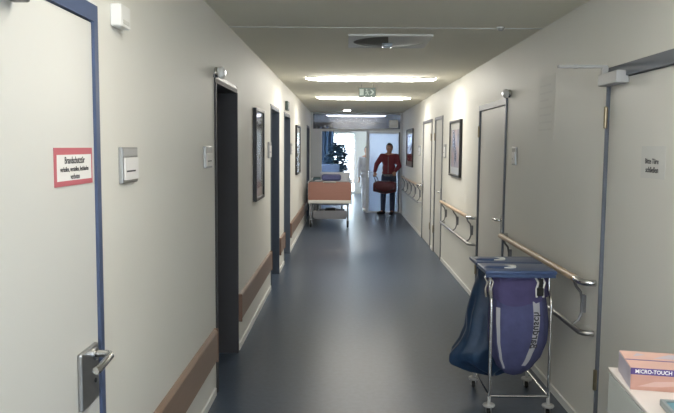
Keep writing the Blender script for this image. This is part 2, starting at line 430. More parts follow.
# ------------------------------------------------------------------ left wall fittings
def guard(a, b, label):
    t = thing('wall_guard', (XL, a, 0), LW, label, 'wall guard', 'wooden guard rails low on the left wall'); L = b - a
    poly = [(0, .235), (-.018, .24), (-.026, .252), (-.026, .438), (-.018, .45), (0, .455)]
    g = MB()
    A = [g.bm.verts.new((.012, y, z)) for y, z in poly]; B = [g.bm.verts.new((L - .012, y, z)) for y, z in poly]
    for i in range(len(poly)):
        j = (i + 1) % len(poly); g.bm.faces.new((A[i], A[j], B[j], B[i]))
    g.bm.faces.new(A); g.bm.faces.new(B[::-1])
    g.build('rail_board', BAND, t)
    for x in (0, L - .013):
        MB().box(x, x + .013, -.03, 0, .232, .458, .004).build('end_cap', wood_cap, t)
wood_cap = mat('guard_cap', (.20, .115, .08), .5)
guard(2.40, 4.44, 'brown wall guard rail nearest on the left, before the first dark door')
guard(5.48, 7.84, 'brown wall guard rail below the large framed picture')
guard(8.92, 9.57, 'short brown wall guard rail between the two navy door recesses')
guard(10.67, 15.28, 'long brown wall guard rail running up to the hospital bed')

t = thing('notice_sign', (XL + .003, 2.15, 1.583), LW, 'white notice with red border stuck on the cream fire door', 'sign')
MB().box(-.15, .15, -.003, 0, -.058, .058).build('border', REDINK, t)
MB().box(-.135, .138, -.0036, -.003, -.042, .037).build('panel', PAPER, t)
text_mesh('Brandschutztür', .030, m=INK, parent=t, loc=(0, -.0040, .019), sx=.86, bold=.0004)
text_mesh('verkeilen, verstellen, festbinden', .0205, m=INK, parent=t, loc=(0, -.0040, -.008), sx=.86, bold=.0003)
text_mesh('verboten', .023, m=INK, parent=t, loc=(0, -.0040, -.031), sx=.86, bold=.0003)

def nameplate(X, Yc, rz, w, z0, z1, label):
    t = thing('name_plate', (X, Yc, (z0 + z1) / 2), rz, label, 'name plate', 'door name plates'); h = (z1 - z0) / 2
    MB().box(-w / 2, w / 2, -.016, 0, -h, h, .003).build('back_plate', STEEL, t)
    MB().box(-w / 2 + .014, w / 2 - .008, -.022, -.016, -h + .012, h - .04, .002).build('insert', PAPER, t)
    mb = MB().box(-w / 2 + .03, w / 2 - .05, -.0226, -.022, -.026, -.020)
    mb.build('print_line', INK, t)
    MB().box(-w / 2 + .01, w / 2 - .01, -.0185, -.016, h - .034, h - .008, .001).build('header', LGREY, t)
    return t
nameplate(XL, 2.68, LW, .19, 1.505, 1.643, 'grey name plate nearest on the left, beside the blue door frame')
nameplate(XL, 4.24, LW, .20, 1.515, 1.647, 'pale name plate before the first dark door recess')
nameplate(XL, 7.70, LW, .20, 1.52, 1.70, 'pale name plate between the large framed picture and the dark navy door')
nameplate(XL, 10.85, LW, .20, 1.53, 1.70, 'pale name plate just past the door under the green exit sign')
nameplate(XR, 5.80, RW, .11, 1.51, 1.66, 'name plate on the right wall between trolley and door')
nameplate(XR, 9.82, RW, .16, 1.51, 1.70, 'name plate on the right wall between picture and narrow door')
nameplate(XR, 13.15, RW, .26, 1.50, 1.69, 'name plate farthest along the right wall, near the person in red')

t = thing('alarm_box', (XL, 2.58, 2.12), LW, 'small white box high on the left wall past the blue door frame', 'box')
MB().box(-.055, .055, -.04, 0, -.04, .04, .005, 3).build('housing', WHITE, t)
MB().box(-.035, .035, -.042, -.039, -.028, -.014, .001).build('grille', OFFWH, t)

def call_light(X, Y, Z, rz, label):
    t = thing('call_light', (X, Y, Z), rz, label, 'lamp', 'round call lights above doors')
    MB().lathe([(0, 0), (.032, 0), (.036, .008), (.032, .02), (.022, .026), (0, .026)], n=20, axis='Y').build('base', CHROME, t, True)
    MB().lathe([(.02, .018), (.034, .026), (.040, .040), (.036, .056), (.022, .067), (0, .071)], n=20, axis='Y').build('globe', WHITE, t, True)
    MB().lathe([(0, .066), (.012, .068), (.012, .072), (0, .076)], n=14, axis='Y').build('glint_tip', CALLG, t, True)  # glowing tip imitates the glint on the globe
call_light(XL, 4.53, 2.125, LW, 'round wall lamp above the nearest dark door recess')
call_light(XR, 6.03, 2.12, RW, 'round wall lamp above the slate framed door on the right')

def picture(X, a, b, z0, z1, rz, cols, seed, label, fm=BLACK):
    t = thing('framed_picture', (X, (a + b) / 2, z0), rz, label, 'picture', 'framed pictures on the walls'); w = (b - a) / 2; h = z1 - z0; e = .028
    mb = MB(); mb.box(-w, -w + e, -.035, 0, 0, h, .004).box(w - e, w, -.035, 0, 0, h, .004).box(-w + e, w - e, -.035, 0, 0, e, .004).box(-w + e, w - e, -.035, 0, h - e, h, .004)
    mb.build('frame', fm, t)
    MB().box(-w + e, w - e, -.018, -.004, e, h - e).build('mount', mat('mount', (.55, .55, .52), .1, spec=.8), t)
    MB().box(-w + e + .07, w - e - .07, -.0195, -.018, e + .09, h - e - .09).build('print', picture_mat('print', cols, seed), t)
    return t
picture(XL, 6.38, 7.02, 1.135, 2.005, LW, [(.07, .07, .06), (.25, .24, .20), (.34, .30, .24), (.5, .5, .48)], 1, 'tall black framed picture nearest on the left wall')
picture(XL, 11.8, 12.75, 1.165, 2.02, LW, [(.10, .10, .10), (.30, .29, .27), (.5, .5, .48)], 2, 'dark framed picture farther down the left wall past the exit sign door')
picture(XR, 8.44, 9.28, 1.285, 2.0, RW, [(.10, .10, .14), (.34, .33, .37), (.45, .36, .36), (.6, .6, .62)], 3, 'framed picture above the middle handrail on the right wall')
picture(XR, 14.4, 15.78, 1.235, 2.05, RW, [(.12, .02, .03), (.30, .05, .06), (.5, .62, .70)], 4, 'framed pale blue picture with painted red reflection beside the person in red')  # red in the print imitates the glass mirroring the person in red

# ------------------------------------------------------------------ exit signs
def exit_sign(loc, rz, w, h, label, hang=0.):
    t = thing('exit_sign', loc, rz, label, 'exit sign', 'green escape route signs')
    MB().box(-w / 2, w / 2, -.02, .02, 0, h, .004).build('panel', GREEN, t)
    if hang:
        for x in (-w * .35, w * .35): MB().tube([(x, 0, h - .003), (x, 0, h + hang)], .004, 8).build('hanger', CHROME, t)
    y = -.0205; k = h / .125
    MB().box(-w * .46, -w * .46 + .055 * k, y - .001, y + .0005, .02 * k, .105 * k).build('door_symbol', PICTO, t)
    mb = MB()
    mb.lathe([(0, 0), (.010 * k, 0), (.010 * k, .001), (0, .001)], (-.012 * k, y, .098 * k), 12, 'Y')
    for q in ([(-.014, .086), (-.002, .084), (.008, .05), (-.006, .048)], [(-.006, .052), (.006, .05), (.022, .034), (.020, .020), (.012, .022), (.012, .032)], [(-.006, .05), (.004, .05), (-.012, .03), (-.028, .018), (-.030, .026), (-.018, .036)], [(-.012, .082), (-.006, .074), (-.026, .060), (-.032, .066)], [(0, .082), (.006, .076), (.022, .068), (.022, .076)]):
        mb.prism([(a * k, b * k) for a, b in q], y, y - .001)
    mb.build('running_figure', PICTO, t)
    MB().prism([(a * k, b * k) for a, b in ((.035, .098), (.062, .098), (.095, .063), (.062, .028), (.035, .028), (.070, .063))], y, y - .001).build('arrow', PICTO, t)
    return t
exit_sign((.305, 9.7, 2.347), 0, .235, .125, 'green exit sign hanging from the ceiling in front of the second lamp', hang=.044)
exit_sign((XL + .021, 9.93, 2.165), LW, .24, .125, 'small green exit sign on the left wall above a dark door')

# ------------------------------------------------------------------ ceiling fittings
def ceiling_lamp(x, y, label, lm=LAMP):
    t = thing('ceiling_lamp', (x, y, H), 0, label, 'lamp', 'long ceiling lamps across the corridor')
    MB().box(-.80, .80, -.07, .07, -.015, 0, .004).build('housing', WHITE, t)
    mb = MB()
    def fn(u, v):
        s = 2 * u - 1; a = pi * v
        e = (1 - abs(s) ** 6) ** .5
        return Vector((s * .815, cos(a) * .066 * max(e, .05), -.014 - sin(a) * .030 * max(e, .08)))
    mb.grid(fn, 40, 12).build('diffuser', lm, t, True)
ceiling_lamp(.318, 1.99, 'unseen long ceiling lamp over the viewpoint, between the two nearest doors', LAMPD)  # out-of-view lamp added at the row's spacing for near light
ceiling_lamp(.318, -1.38, 'unseen long ceiling lamp behind the viewpoint')  # second out-of-view lamp, added to light the near end from behind
ceiling_lamp(.318, 8.74, 'bright long ceiling lamp nearest of the lit lamps, before the exit sign')
ceiling_lamp(.315, 12.1, 'long ceiling lamp behind the hanging exit sign')
ceiling_lamp(.29, 18.85, 'farthest long ceiling lamp, seen through the transom glass')

t = thing('ceiling_panel', (.345, 5.71, H), 0, 'square ceiling panel with a round recessed lamp, unlit, nearest overhead', 'lamp')
mb = MB(); n = 48; ro = .285; hw = .325
outer = []
for k in range(n):
    a = 2 * pi * k / n; c, s_ = cos(a), sin(a); q = hw / max(abs(c), abs(s_)); outer.append((c * q, s_ * q, c * ro, s_ * ro))
for z in (-.016,):
    A = [mb.bm.verts.new((o[0], o[1], z)) for o in outer]; B = [mb.bm.verts.new((o[2], o[3], z)) for o in outer]
    C_ = [mb.bm.verts.new((o[0], o[1], 0)) for o in outer]; D_ = [mb.bm.verts.new((o[2], o[3], 0)) for o in outer]
    for k in range(n):
        j = (k + 1) % n
        mb.bm.faces.new((A[k], A[j], B[j], B[k])); mb.bm.faces.new((A[k], C_[k], C_[j], A[j])); mb.bm.faces.new((B[k], B[j], D_[j], D_[k]))
mb.build('trim_plate', OFFWH, t)
def half_bowl(a0, a1):
    def fn(u, v):
        a = a0 + (a1 - a0) * u; r = .284 * (1 - v)
        return Vector((r * cos(a), r * sin(a), -.012 - .016 * sin(v * pi / 2)))
    return MB().grid(fn, 24, 8)
half_bowl(pi * .52, pi * 1.48).build('bowl_shaded_half', BOWLSH, t, True)  # shaded half of the bowl, its shade put into the dark colour
half_bowl(-pi * .52, pi * .52).build('bowl_lit_half', OFFWH, t, True)  # lit half of the same bowl, given a paler colour
mb = MB(); mb.box(-.05, .03, -.05, .05, -.056, -.022, .01, 3); mb.build('lamp_glass', BULB, t, True)

t = thing('downlight', (.04, 15.9, H), 0, 'small round bright ceiling light above the hospital bed', 'lamp')
MB().lathe([(0, 0), (.115, 0), (.12, -.012), (.10, -.03), (.085, -.03)], n=24).build('ring', WHITE, t, True)
MB().lathe([(.085, -.028), (.06, -.045), (0, -.05)], n=24).build('lens', SPOTL, t, True)
def detector(x, y, label):
    t = thing('smoke_detector', (x, y, H), 0, label, 'detector')
    MB().lathe([(0, 0), (.03, 0), (.03, -.006), (.026, -.010)], n=20).build('base', OFFWH, t, True)
    MB().lathe([(.025, -.009), (.022, -.018), (.014, -.024), (0, -.025)], n=20).build('head', LGREY, t, True)
detector(1.11, 5.06, 'small round detector near the right end of the ceiling joint')
detector(.58, 17.0, 'small dark detector on the ceiling just before the glass partition')

# ------------------------------------------------------------------ handrails
def handrail(a, b, label, zt=.895, zl=.605):
    L = b - a; off = -.072
    t = thing('handrail', (XR, b, 0), RW, label, 'handrail', 'handrails along the right wall')       # local x = 0 is the far end
    MB().tube([(.03, off, zt), (L - .14, off, zt)], .021, 16).build('wooden_rail', RAILW, t, True)
    mb = MB()
    mb.tube([(L - .145, off, zt), (L - .05, off, zt), (L - .02, off + .01, zt), (L - .004, off + .028, zt), (L, off + .05, zt), (L, -.004, zt)], .0195, 14)
    mb.build('rail_end', CHROME, t, True); mb = MB()
    mb.tube([(.03, off, zt), (.012, off + .006, zt), (0, off + .03, zt), (0, -.004, zt)], .0195, 14)
    mb.build('rail_end', CHROME, t, True)
    mb = MB()
    mb.tube([(0, -.004, zl), (0, off + .03, zl), (.012, off + .006, zl), (.03, off, zl), (L - .05, off, zl), (L - .02, off + .01, zl), (L - .004, off + .028, zl), (L, -.004, zl)], .0165, 14)
    mb.build('lower_rail', STEEL, t, True)
    n = max(2, round(L / .95) + 1)
    for i in range(n):
        x = .14 + (L - .30) * i / (n - 1)
        k = MB().tube([(x, off, zt - .015), (x, off * .8, zt - .05), (x, off * .42, zt - .085), (x, off * .3, zt - .13), (x, off * .3, zl + .08), (x, off * .5, zl + .04), (x, off, zl + .01)], .0085, 8).build('bracket', GREYM, t, True)
        MB().box(x - .017, x + .017, -.022, 0, zl + .085, zt - .10, .004).build('wall_plate', GREYM, k)
handrail(3.86, 5.98, 'nearest wooden handrail, running behind the laundry trolley')
handrail(7.45, 9.72, 'middle wooden handrail below the framed picture on the right wall')
handrail(12.74, 16.45, 'farthest handrail on the right wall beside the person in red', .96, .64)

# ------------------------------------------------------------------ papers on the right
t = thing('paper_notice', (XR + .0035, 3.222, 1.59), RW, 'small white paper notice taped to the nearest door on the right', 'notice')
MB().box(-.125, .125, -.0012, 0, -.075, .075).build('sheet', PAPERG, t)
text_mesh('Bitte Türe', .034, m=INK, parent=t, loc=(-.01, -.0018, .004), bold=.0006)
text_mesh('schließen', .036, m=INK, parent=t, loc=(-.005, -.0018, -.036), bold=.0008)
t = thing('wall_notice', (XR, 4.955, 1.71), RW, 'faint pale sheet high on the right wall above the laundry trolley', 'notice')
MB().box(-.2, .2, -.0015, 0, 0, .45).build('sheet', mat('faint_sheet', (.73, .72, .67), .6, var=.02), t)
mb = MB()
for k, w in enumerate((.26, .30, .22, .30, .28, .31, .30)): mb.box(-.16, -.16 + w, -.0021, -.0015, .38 - k * .052, .392 - k * .052)
mb.build('print_line', mat('faint_print', (.68, .67, .625), .6), t)

# ------------------------------------------------------------------ laundry trolley
TX, TY = 1.085, 4.155
tr = thing('laundry_trolley', (TX, TY, 0), 0, 'chrome tube laundry trolley with two blue lids at the right wall', 'trolley')
xl, xr, D = -.182, .182, .50
def corner(x, y, yb): return [(x, y, .118), (x, y, .66), (x, y + .012 * yb, .70), (x, y + .04 * yb, .735)]
mb = MB()
for y, yb in ((0, 1), (D, -1)):
    for x in (xl, xr): mb.tube([(x, y, .118), (x, y, .69), (x, y + .010 * yb, .73), (x, y + .035 * yb, .752), (x, y + .06 * yb, .775), (x, y + .06 * yb, .868)], .0095, 12)
    mb.tube([(xl, y, .125), (xr, y, .125)], .0085, 12)
for x in (xl, xr): mb.tube([(x, 0, .125), (x, D, .125)], .0085, 12)
for y0 in (.03, .28):
    mb.tube([(xl - .01, y0, .868), (xr + .01, y0, .868), (xr + .01, y0 + .20, .868), (xl - .01, y0 + .20, .868)], .008, 10, close=True)
for x in (xl - .01, xr + .01): mb.tube([(x, .03, .868), (x, D - .03, .868)], .008, 10)
mb.build('frame', CHROME, tr, True)
def lid(y0, y1):
    l = MB().box(xl - .045, xr + .024, y0, y1, .887, .912, .008, 3).build('lid', LIDB, tr, True)
    mb = MB()
    mb.box(xl - .040, xr + .018, y0 + .004, y0 + .014, .868, .89, .003)
    mb.build('lip', LIDB, l)
    cx, cy = xl + .06, (y0 + y1) / 2 - .02
    g = MB().lathe([(0, .012), (.06, .012), (.085, .007), (.095, 0)], n=28); 
    for v in g.bm.verts: v.co = Vector((v.co.x + cx, v.co.y * .55 * (y1 - y0) / .36 + cy, v.co.z + .911))
    g.build('grip_mound', LIDB, l, True)
    pts = [(cx + .098 * cos(a), cy + .056 * sin(a) * (y1 - y0) / .36, (.917)) for a in [R(-75 + 12 * k) for k in range(13)]]
    MB().tube(pts, [.003 + .008 * sin(pi * k / 12) for k in range(13)], 8).build('grip', WHITE, l, True)  # white crescent models the highlight on the raised knob
    for x in (xl + .03, xr - .05): MB().tube([(x - .015, y1 + .004, .893), (x + .015, y1 + .004, .893)], .008, 8).build('hinge', CHROME, l)
lid(-.02, .262); lid(.285, .54)
for x in (xl, xr):
    for y in (0, D):
        k = MB().lathe([(0, .122), (.011, .122), (.011, .080), (.034, .076), (.038, .068), (.034, .060), (.010, .057), (0, .057)], (x, y, 0), 20).build('caster', LGREY, tr, True)
        MB().lathe([(0, -.011), (.018, -.011), (.022, -.007), (.022, .007), (.018, .011), (0, .011)], (x, y + .012, .0225), 18, 'X').build('wheel', BLACK, k, True)
        mb = MB()
        mb.prism([(-.0165, .018), (-.0135, .018), (-.0135, .052), (.0135, .052), (.0135, .018), (.0165, .018), (.0165, .060), (-.0165, .060)], -.004, .018)
        mb.build('fork', STEEL, k, loc=(x, y, 0))
for x in (xr - .085, xr - .045, xl - .03, xl + .005):
    mb = MB(); y = .02
    mb.tube([(x, y + .02, .872), (x - .010, y, .862), (x + .004, y - .010, .835), (x - .008, y - .014, .795), (x - .004, y - .014, .745)], .0065, 8)
    mb.build('bag_clip', WHITE if x > 0 else CHROME, tr, True)
mb = MB(); mb.box(xr - .078, xr - .052, .004, .016, .755, .86, .003).box(xr - .092, xr - .05, -.006, .010, .755, .805, .004); mb.build('clip_block', BLACK, tr)

def sgnpow(c, e): return math.copysign(abs(c) ** e, c)
# cloth bag: closed hanging sack, front facing the viewpoint
BX, BY = TX + .0, TY + .145
def bag1(th, t):
    """th 0..1 around, t 0 (mouth) .. 1 (bottom)"""
    a = 2 * pi * th
    z = .865 - .655 * t
    w = [(0, .165), (.2, .168), (.45, .180), (.62, .176), (.78, .150), (.9, .108), (.97, .06), (1, .004)]
    for (t0, w0), (t1, w1) in zip(w, w[1:]):
        if t0 <= t <= t1:
            k = (t - t0) / (t1 - t0); k = k * k * (3 - 2 * k) * .5 + k * .5; hw = w0 + (w1 - w0) * k; break
    dp = hw * (.68 + .12 * sin(pi * t))
    fold = 1 + (.030 * sin(6 * a + 1.3 + 2 * t) + .018 * sin(11 * a - 3 * t) + .010 * sin(19 * a)) * (.25 + .9 * t) * (1 if t < .97 else .4)
    sh = .018 * sin(pi * min(1, t * 1.1)) 
    return Vector((sgnpow(cos(a), .72) * hw * fold + sh, sgnpow(sin(a), .72) * dp * fold + .004, z - BZ))
BZ = 0.
lb = thing('laundry_bag', (BX, BY, 0), 0, 'blue cloth laundry bag with white lettered stripe hung in trolley front', 'bag')
MB().grid(lambda u, v: bag1(u, v), 96, 40, True).build('sack', BAGB, lb, True)
def cuff(u, v):
    a = 2 * pi * u; front = .5 - .5 * sin(a)
    z = .874 - v * (.09 + .085 * front + .016 * sin(3 * a + .6))
    rr = 1.10 + .05 * sin(pi * v) + .020 * sin(9 * a + 5 * v)
    p = bag1(u, .02 + .1 * v)
    return Vector((p.x * rr, p.y * rr, z))
c = MB().grid(cuff, 96, 8, True).build('cuff', CUFFB, lb, True)
def stripe_pt(x, t, off):
    """point on the sack's front at a given sideways offset from its middle (x in half-widths)"""
    th = .75 + math.asin(max(-.99, min(.99, x))) / (2 * pi)
    p = bag1(th, t); e = 1e-3
    n = (bag1(th + e, t) - bag1(th - e, t)).cross(bag1(th, min(.999, t + e)) - bag1(th, t - e)).normalized()
    if n.y > 0: n = -n
    return p + n * off
def sx_(t, base): return base[0] + base[1] * t + base[2] * t * t
for base, hwid, t0, t1 in (((.38, .02, -.30), .115, .23, .86), ((-.80, .05, .18), .07, .30, .90)):
    mb = MB().grid(lambda u, v: stripe_pt(sx_(t0 + (t1 - t0) * v, base) + hwid * (2 * u - 1) * (1.1 - .45 * v), t0 + (t1 - t0) * v, .003), 6, 24)
    mb.build('white_stripe', BAGW, lb, True)
tx = text_mesh('Bardusch', .058, 'lettering', INK, lb, bold=.0016, ext=.0, spacing=1.05)
for v in tx.data.vertices:
    X, Y_, Z = v.co
    t_ = .50 - X / .655 * 1.02       # reads upwards along the stripe
    v.co = stripe_pt(sx_(t_, (.38, .02, -.30)) + Z / .175, t_, .0055)
# plastic bag at the back, tail flaring to the left
pb = thing('plastic_sack', (TX, TY + .385, 0), 0, 'shiny blue plastic sack bulging out of the left side of the trolley', 'bag')
def bag2(u, t):
    a = 2 * pi * u
    key = [(0, -.005, .175, .095), (.2, -.02, .20, .11), (.42, -.045, .215, .12), (.58, -.055, .215, .125), (.70, -.085, .225, .12), (.80, -.14, .225, .11), (.88, -.15, .215, .09), (.95, -.11, .15, .06), (1, -.08, .02, .02)]
    for k0, k1 in zip(key, key[1:]):
        if k0[0] <= t <= k1[0]:
            k = (t - k0[0]) / (k1[0] - k0[0]); cx, hw, dp = [k0[i] + (k1[i] - k0[i]) * k for i in (1, 2, 3)]; break
    f = 1 + (.05 * sin(6 * a + 8 * t) + .035 * sin(11 * a - 5 * t)) * (.15 + t)
    return Vector((cx + sgnpow(cos(a), .8) * hw * f, sgnpow(sin(a), .8) * dp * f, (.865 - .72 * t + .02 * sin(5 * a) * t)))
MB().grid(bag2, 96, 44, True).build('sack', BAGP, pb, True)
def cuff2(u, v):
    a = 2 * pi * u; p = bag2(u, .01); rr = 1.06 + .03 * sin(pi * v) + .02 * sin(8 * a)
    return Vector((p.x * rr, p.y * rr, .874 - v * (.10 + .02 * sin(4 * a))))
MB().grid(cuff2, 96, 6, True).build('cuff', BAGP, pb, True)

# ------------------------------------------------------------------ service cabinet, carton, tray
A6 = R(-5.9)
cb = thing('service_cabinet', (.915, 2.338, 0), A6, 'white topped cabinet in the near right corner under the glove carton', 'cabinet')
MB().box(0, .47, -1.15, 0, .888, .90, .003).build('worktop', CART, cb)
MB().box(.006, .455, -1.135, -.012, .08, .888).build('body', CARTS, cb)
MB().box(.04, .43, -1.10, -.04, .0, .08).build('plinth', GREYM, cb)
for k in range(2):
    dd = MB().box(.001, .006, -1.13 + k * .56, -.572 + k * .56, .085, .884, .001).build('cabinet_door', CARTS, cb)
    yk = -.60 if k == 0 else -.535
    MB().tube([(-.0, yk, .62), (-.022, yk, .62), (-.022, yk, .74), (0, yk, .74)], .005, 8).build('handle', CHROME, dd)
gb = thing('glove_carton', (.900, 2.115, .90), R(-11), 'peach and purple glove carton lying on the white cabinet top', 'box')
MB().box(0, .26, 0, .19, 0, .07, .0015, 1).build('carton', PEACH, gb)
MB().box(.001, .259, .002, .188, .0700, .0706).build('top_print', PEACHL, gb)
MB().box(-.0006, 0, .002, .188, .002, .068).build('end_print', LILAC, gb)
MB().box(-.0009, .2605, -.0009, 0, .050, .0705).build('band', PURPLE, gb)
MB().box(.0, .26, .085, .093, .0706, .0711).build('top_stripe', PURPLE, gb)
text_mesh('MICRO-TOUCH', .0170, m=PAPER, parent=gb, loc=(.066, -.0014, .0600), bold=.0002, sx=.90)
mb = MB(); mb.prism([(.02, .012), (.07, .03), (.13, .034), (.19, .044), (.22, .04), (.16, .024), (.09, .014)], -.0007, 0)
mb.build('hand_print', PEACHL, gb)
mb = MB()
for q in ([(.09, .115), (.15, .165), (.22, .16), (.15, .115)], [(.03, .125), (.05, .165), (.075, .15)]):
    A = [mb.bm.verts.new((x, y, .0710)) for x, y in q]; mb.bm.faces.new(A)
mb.build('top_figure', LILAC, gb)
ty = thing('tray', (.932, 1.985, .90), R(-8), 'grey rimmed teal tray on the cabinet top in front of the carton', 'tray')
mb = MB(); mb.box(0, .2, -.012, 0, 0, .02, .003).box(0, .2, -.25, -.238, 0, .02, .003).box(0, .012, -.238, -.012, 0, .02, .003).box(.188, .2, -.238, -.012, 0, .02, .003).box(.012, .188, -.238, -.012, 0, .006)
mb.build('rim', TRIMG, ty)
MB().box(.014, .186, -.236, -.014, .006, .015, .003).build('contents', TEAL, ty)

# ------------------------------------------------------------------ hospital bed
bd = thing('hospital_bed', (-.308, 14.05, 0), 0, 'hospital bed with orange wooden foot board parked along the left wall', 'bed')
def board(y, name):
    poly = [(-.425, .565), (.425, .565), (.435, .585), (.435, .885), (.42, .92), (.39, .935), (.17, .935), (.15, .948), (-.15, .948), (-.17, .935), (-.39, .935), (-.42, .92), (-.435, .885), (-.435, .585)]
    b = MB().prism(poly, y, y + .03).build(name, BEDWOOD if y < 1 else MATTR, bd)
    MB().tube([(-.13, y - .012, .932), (-.11, y - .02, .940), (.11, y - .02, .940), (.13, y - .012, .932)], .013, 10).build('grip', LGREY, b, True)
    MB().tube([(-.43, y + .015, .91), (-.40, y + .015, .943), (.40, y + .015, .943), (.43, y + .015, .91)], .011, 8).build('edge_trim', GREYM, b, True)
board(0, 'foot_board'); board(2.02, 'head_board')
MB().box(-.44, .44, -.012, .06, .495, .565, .012, 3).build('cross_bar', OFFWH, bd)
mb = MB()
for x in (-.40, .36): mb.box(x, x + .04, .06, 2.02, .43, .49)
for y in (.3, .75, 1.2, 1.65): mb.box(-.40, .40, y, y + .05, .44, .48)
mb.build('deck_frame', GREYM, bd)
mb = MB()
for x in (-.34, .30): mb.box(x, x + .04, .08, 1.96, .17, .215)
for y in (.08, 1.0, 1.92): mb.box(-.34, .34, y, y + .04, .17, .215)
mb.build('undercarriage', GREYM, bd)
for x in (-.27, .25):
    for s in (1, -1):
        mb = MB(); c0 = 1.0
        mb.tube([(x, c0 - s * .55, .20), (x, c0 + s * .55, .45)], .018, 8); mb.build('lift_arm', STEEL, bd)
MB().box(-.1, .12, .3, .62, .25, .36, .02).build('motor_box', BLACK, bd)
MB().box(-.35, .35, .075, .10, .19, .34, .008).build('base_cover', GREYM, bd)
for x in (-.40, .36):
    MB().box(x, x + .035, .015, .055, .16, .50, .004).build('leg', GREYM, bd)
    MB().box(x, x + .035, 1.97, 2.01, .16, .50, .004).build('leg', GREYM, bd)
for x in (-.383, .378):
    for y in (.035, 1.99):
        k = MB().lathe([(0, -.018), (.066, -.018), (.075, -.010), (.075, .010), (.066, .018), (0, .018)], (x, y, .0755), 24, 'X').build('caster', BLACK, bd, True)
        mb = MB()
        mb.prism([(-.028, .07), (-.022, .07), (-.022, .158), (.022, .158), (.022, .07), (.028, .07), (.028, .175), (-.028, .175)], -.02, .02); mb.build('fork', STEEL, k, loc=(x, y, 0))
for x in (-.445, .445):
    for z in (.68, .80, .92):
        k = MB().tube([(x, .10, z), (x, 1.96, z)], .014, 10).build('side_rail', STEEL, bd, True)
    mb = MB()
    for y in (.2, .8, 1.4, 1.9): mb.tube([(x, y, .46), (x, y, .92)], .010, 8)
    mb.build('rail_post', STEEL, bd, True)
mt = thing('mattress', (-.315, 14.11, .49), 0, 'teal grey mattress on the hospital bed', 'mattress')
MB().box(-.42, .42, .0, 1.94, 0, .16, .03, 3).build('pad', MATTR, mt, True)
mb = MB()
def duvet(u, v):
    x = -.43 + .86 * u; y = .05 + 1.3 * v; e = min(u, 1 - u, v, 1 - v)
    return Vector((x, y, .16 + .27 * min(1, e * 9) ** .5 + .025 * sin(9 * u + 3) * sin(11 * v) - .1 * (1 - v) ** 3))
mb.grid(duvet, 30, 30)
o = mb.build('duvet', SHEET, None, True, loc=(-.315, 14.11, .49)); so = o.modifiers.new('s', 'SOLIDIFY'); so.thickness = .012; bake(o)
tag(o, 'puffed white duvet spread over the teal mattress of the bed', 'duvet')
def pillowmesh(w, l, h):
    mb = MB()
    for s in (1, -1):
        mb.grid(lambda u, v: Vector(((u - .5) * w * (1 - .06 * (1 - abs(2 * v - 1))), (v - .5) * l * (1 - .06 * (1 - abs(2 * u - 1))), s * h * (max(0, 1 - (2 * u - 1) ** 4) * max(0, 1 - (2 * v - 1) ** 4)) ** .5)), 16, 16)
    bmesh.ops.remove_doubles(mb.bm, verts=mb.bm.verts[:], dist=1e-5)
    return mb
o = pillowmesh(.7, .42, .10).build('pillow', SHEET, None, True, loc=(-.22, 15.86, .885)); o.rotation_euler = (R(62), 0, 0)
tag(o, 'white pillow at the head end of the hospital bed', 'pillow')
mb = MB().box(-.30, .12, 0, .38, 0, .13, .05, 4)
o = mb.build('folded_blanket', BLUEBL, None, True, loc=(-.20, 14.85, .925)); tag(o, 'folded blue blanket lying on the white duvet', 'blanket')

# ------------------------------------------------------------------ people
def hand(mb, w, d, side, curl=.4, grip=False, s=1.):
    """w wrist, d unit direction of the palm, side = unit vector towards the thumb; fingers fan across the palm"""
    d = Vector(d).normalized(); sd = Vector(side); sd = (sd - d * sd.dot(d)).normalized(); nrm = d.cross(sd)
    if nrm.y > 0: nrm = -nrm
    w = Vector(w); p = w + d * .055 * s
    for q in (-.026, -.009, .009, .026): mb.cone(w + d * .01 * s + sd * q * .6 * s, w + d * .092 * s + sd * q * s, .014 * s, .0125 * s, 8)
    for q, L in ((.028, .072), (.0095, .082), (-.0095, .076), (-.028, .06)):
        a = w + d * .092 * s + sd * q * s; ang = 0; L *= s
        for k, fr in enumerate((.45, .32, .23)):
            ang += (1.15 if grip else curl) * (1 if k else .7)
            b = a + (d * cos(ang) - nrm * -sin(ang) * (1 if grip else .8)) * L * fr * 1.25
            mb.cone(a, b, .0098 * s, .0085 * s, 8); a = b
    a = w + d * .03 * s + sd * .026 * s; b = a + (d * .7 + sd * .75 + nrm * .2).normalized() * .04 * s; c = b + (d * .9 + sd * (.1 if not grip else -.5) + nrm * .35).normalized() * .034 * s
    mb.cone(a, b, .014 * s, .0105 * s, 8); mb.cone(b, c, .0105 * s, .0085 * s, 8)

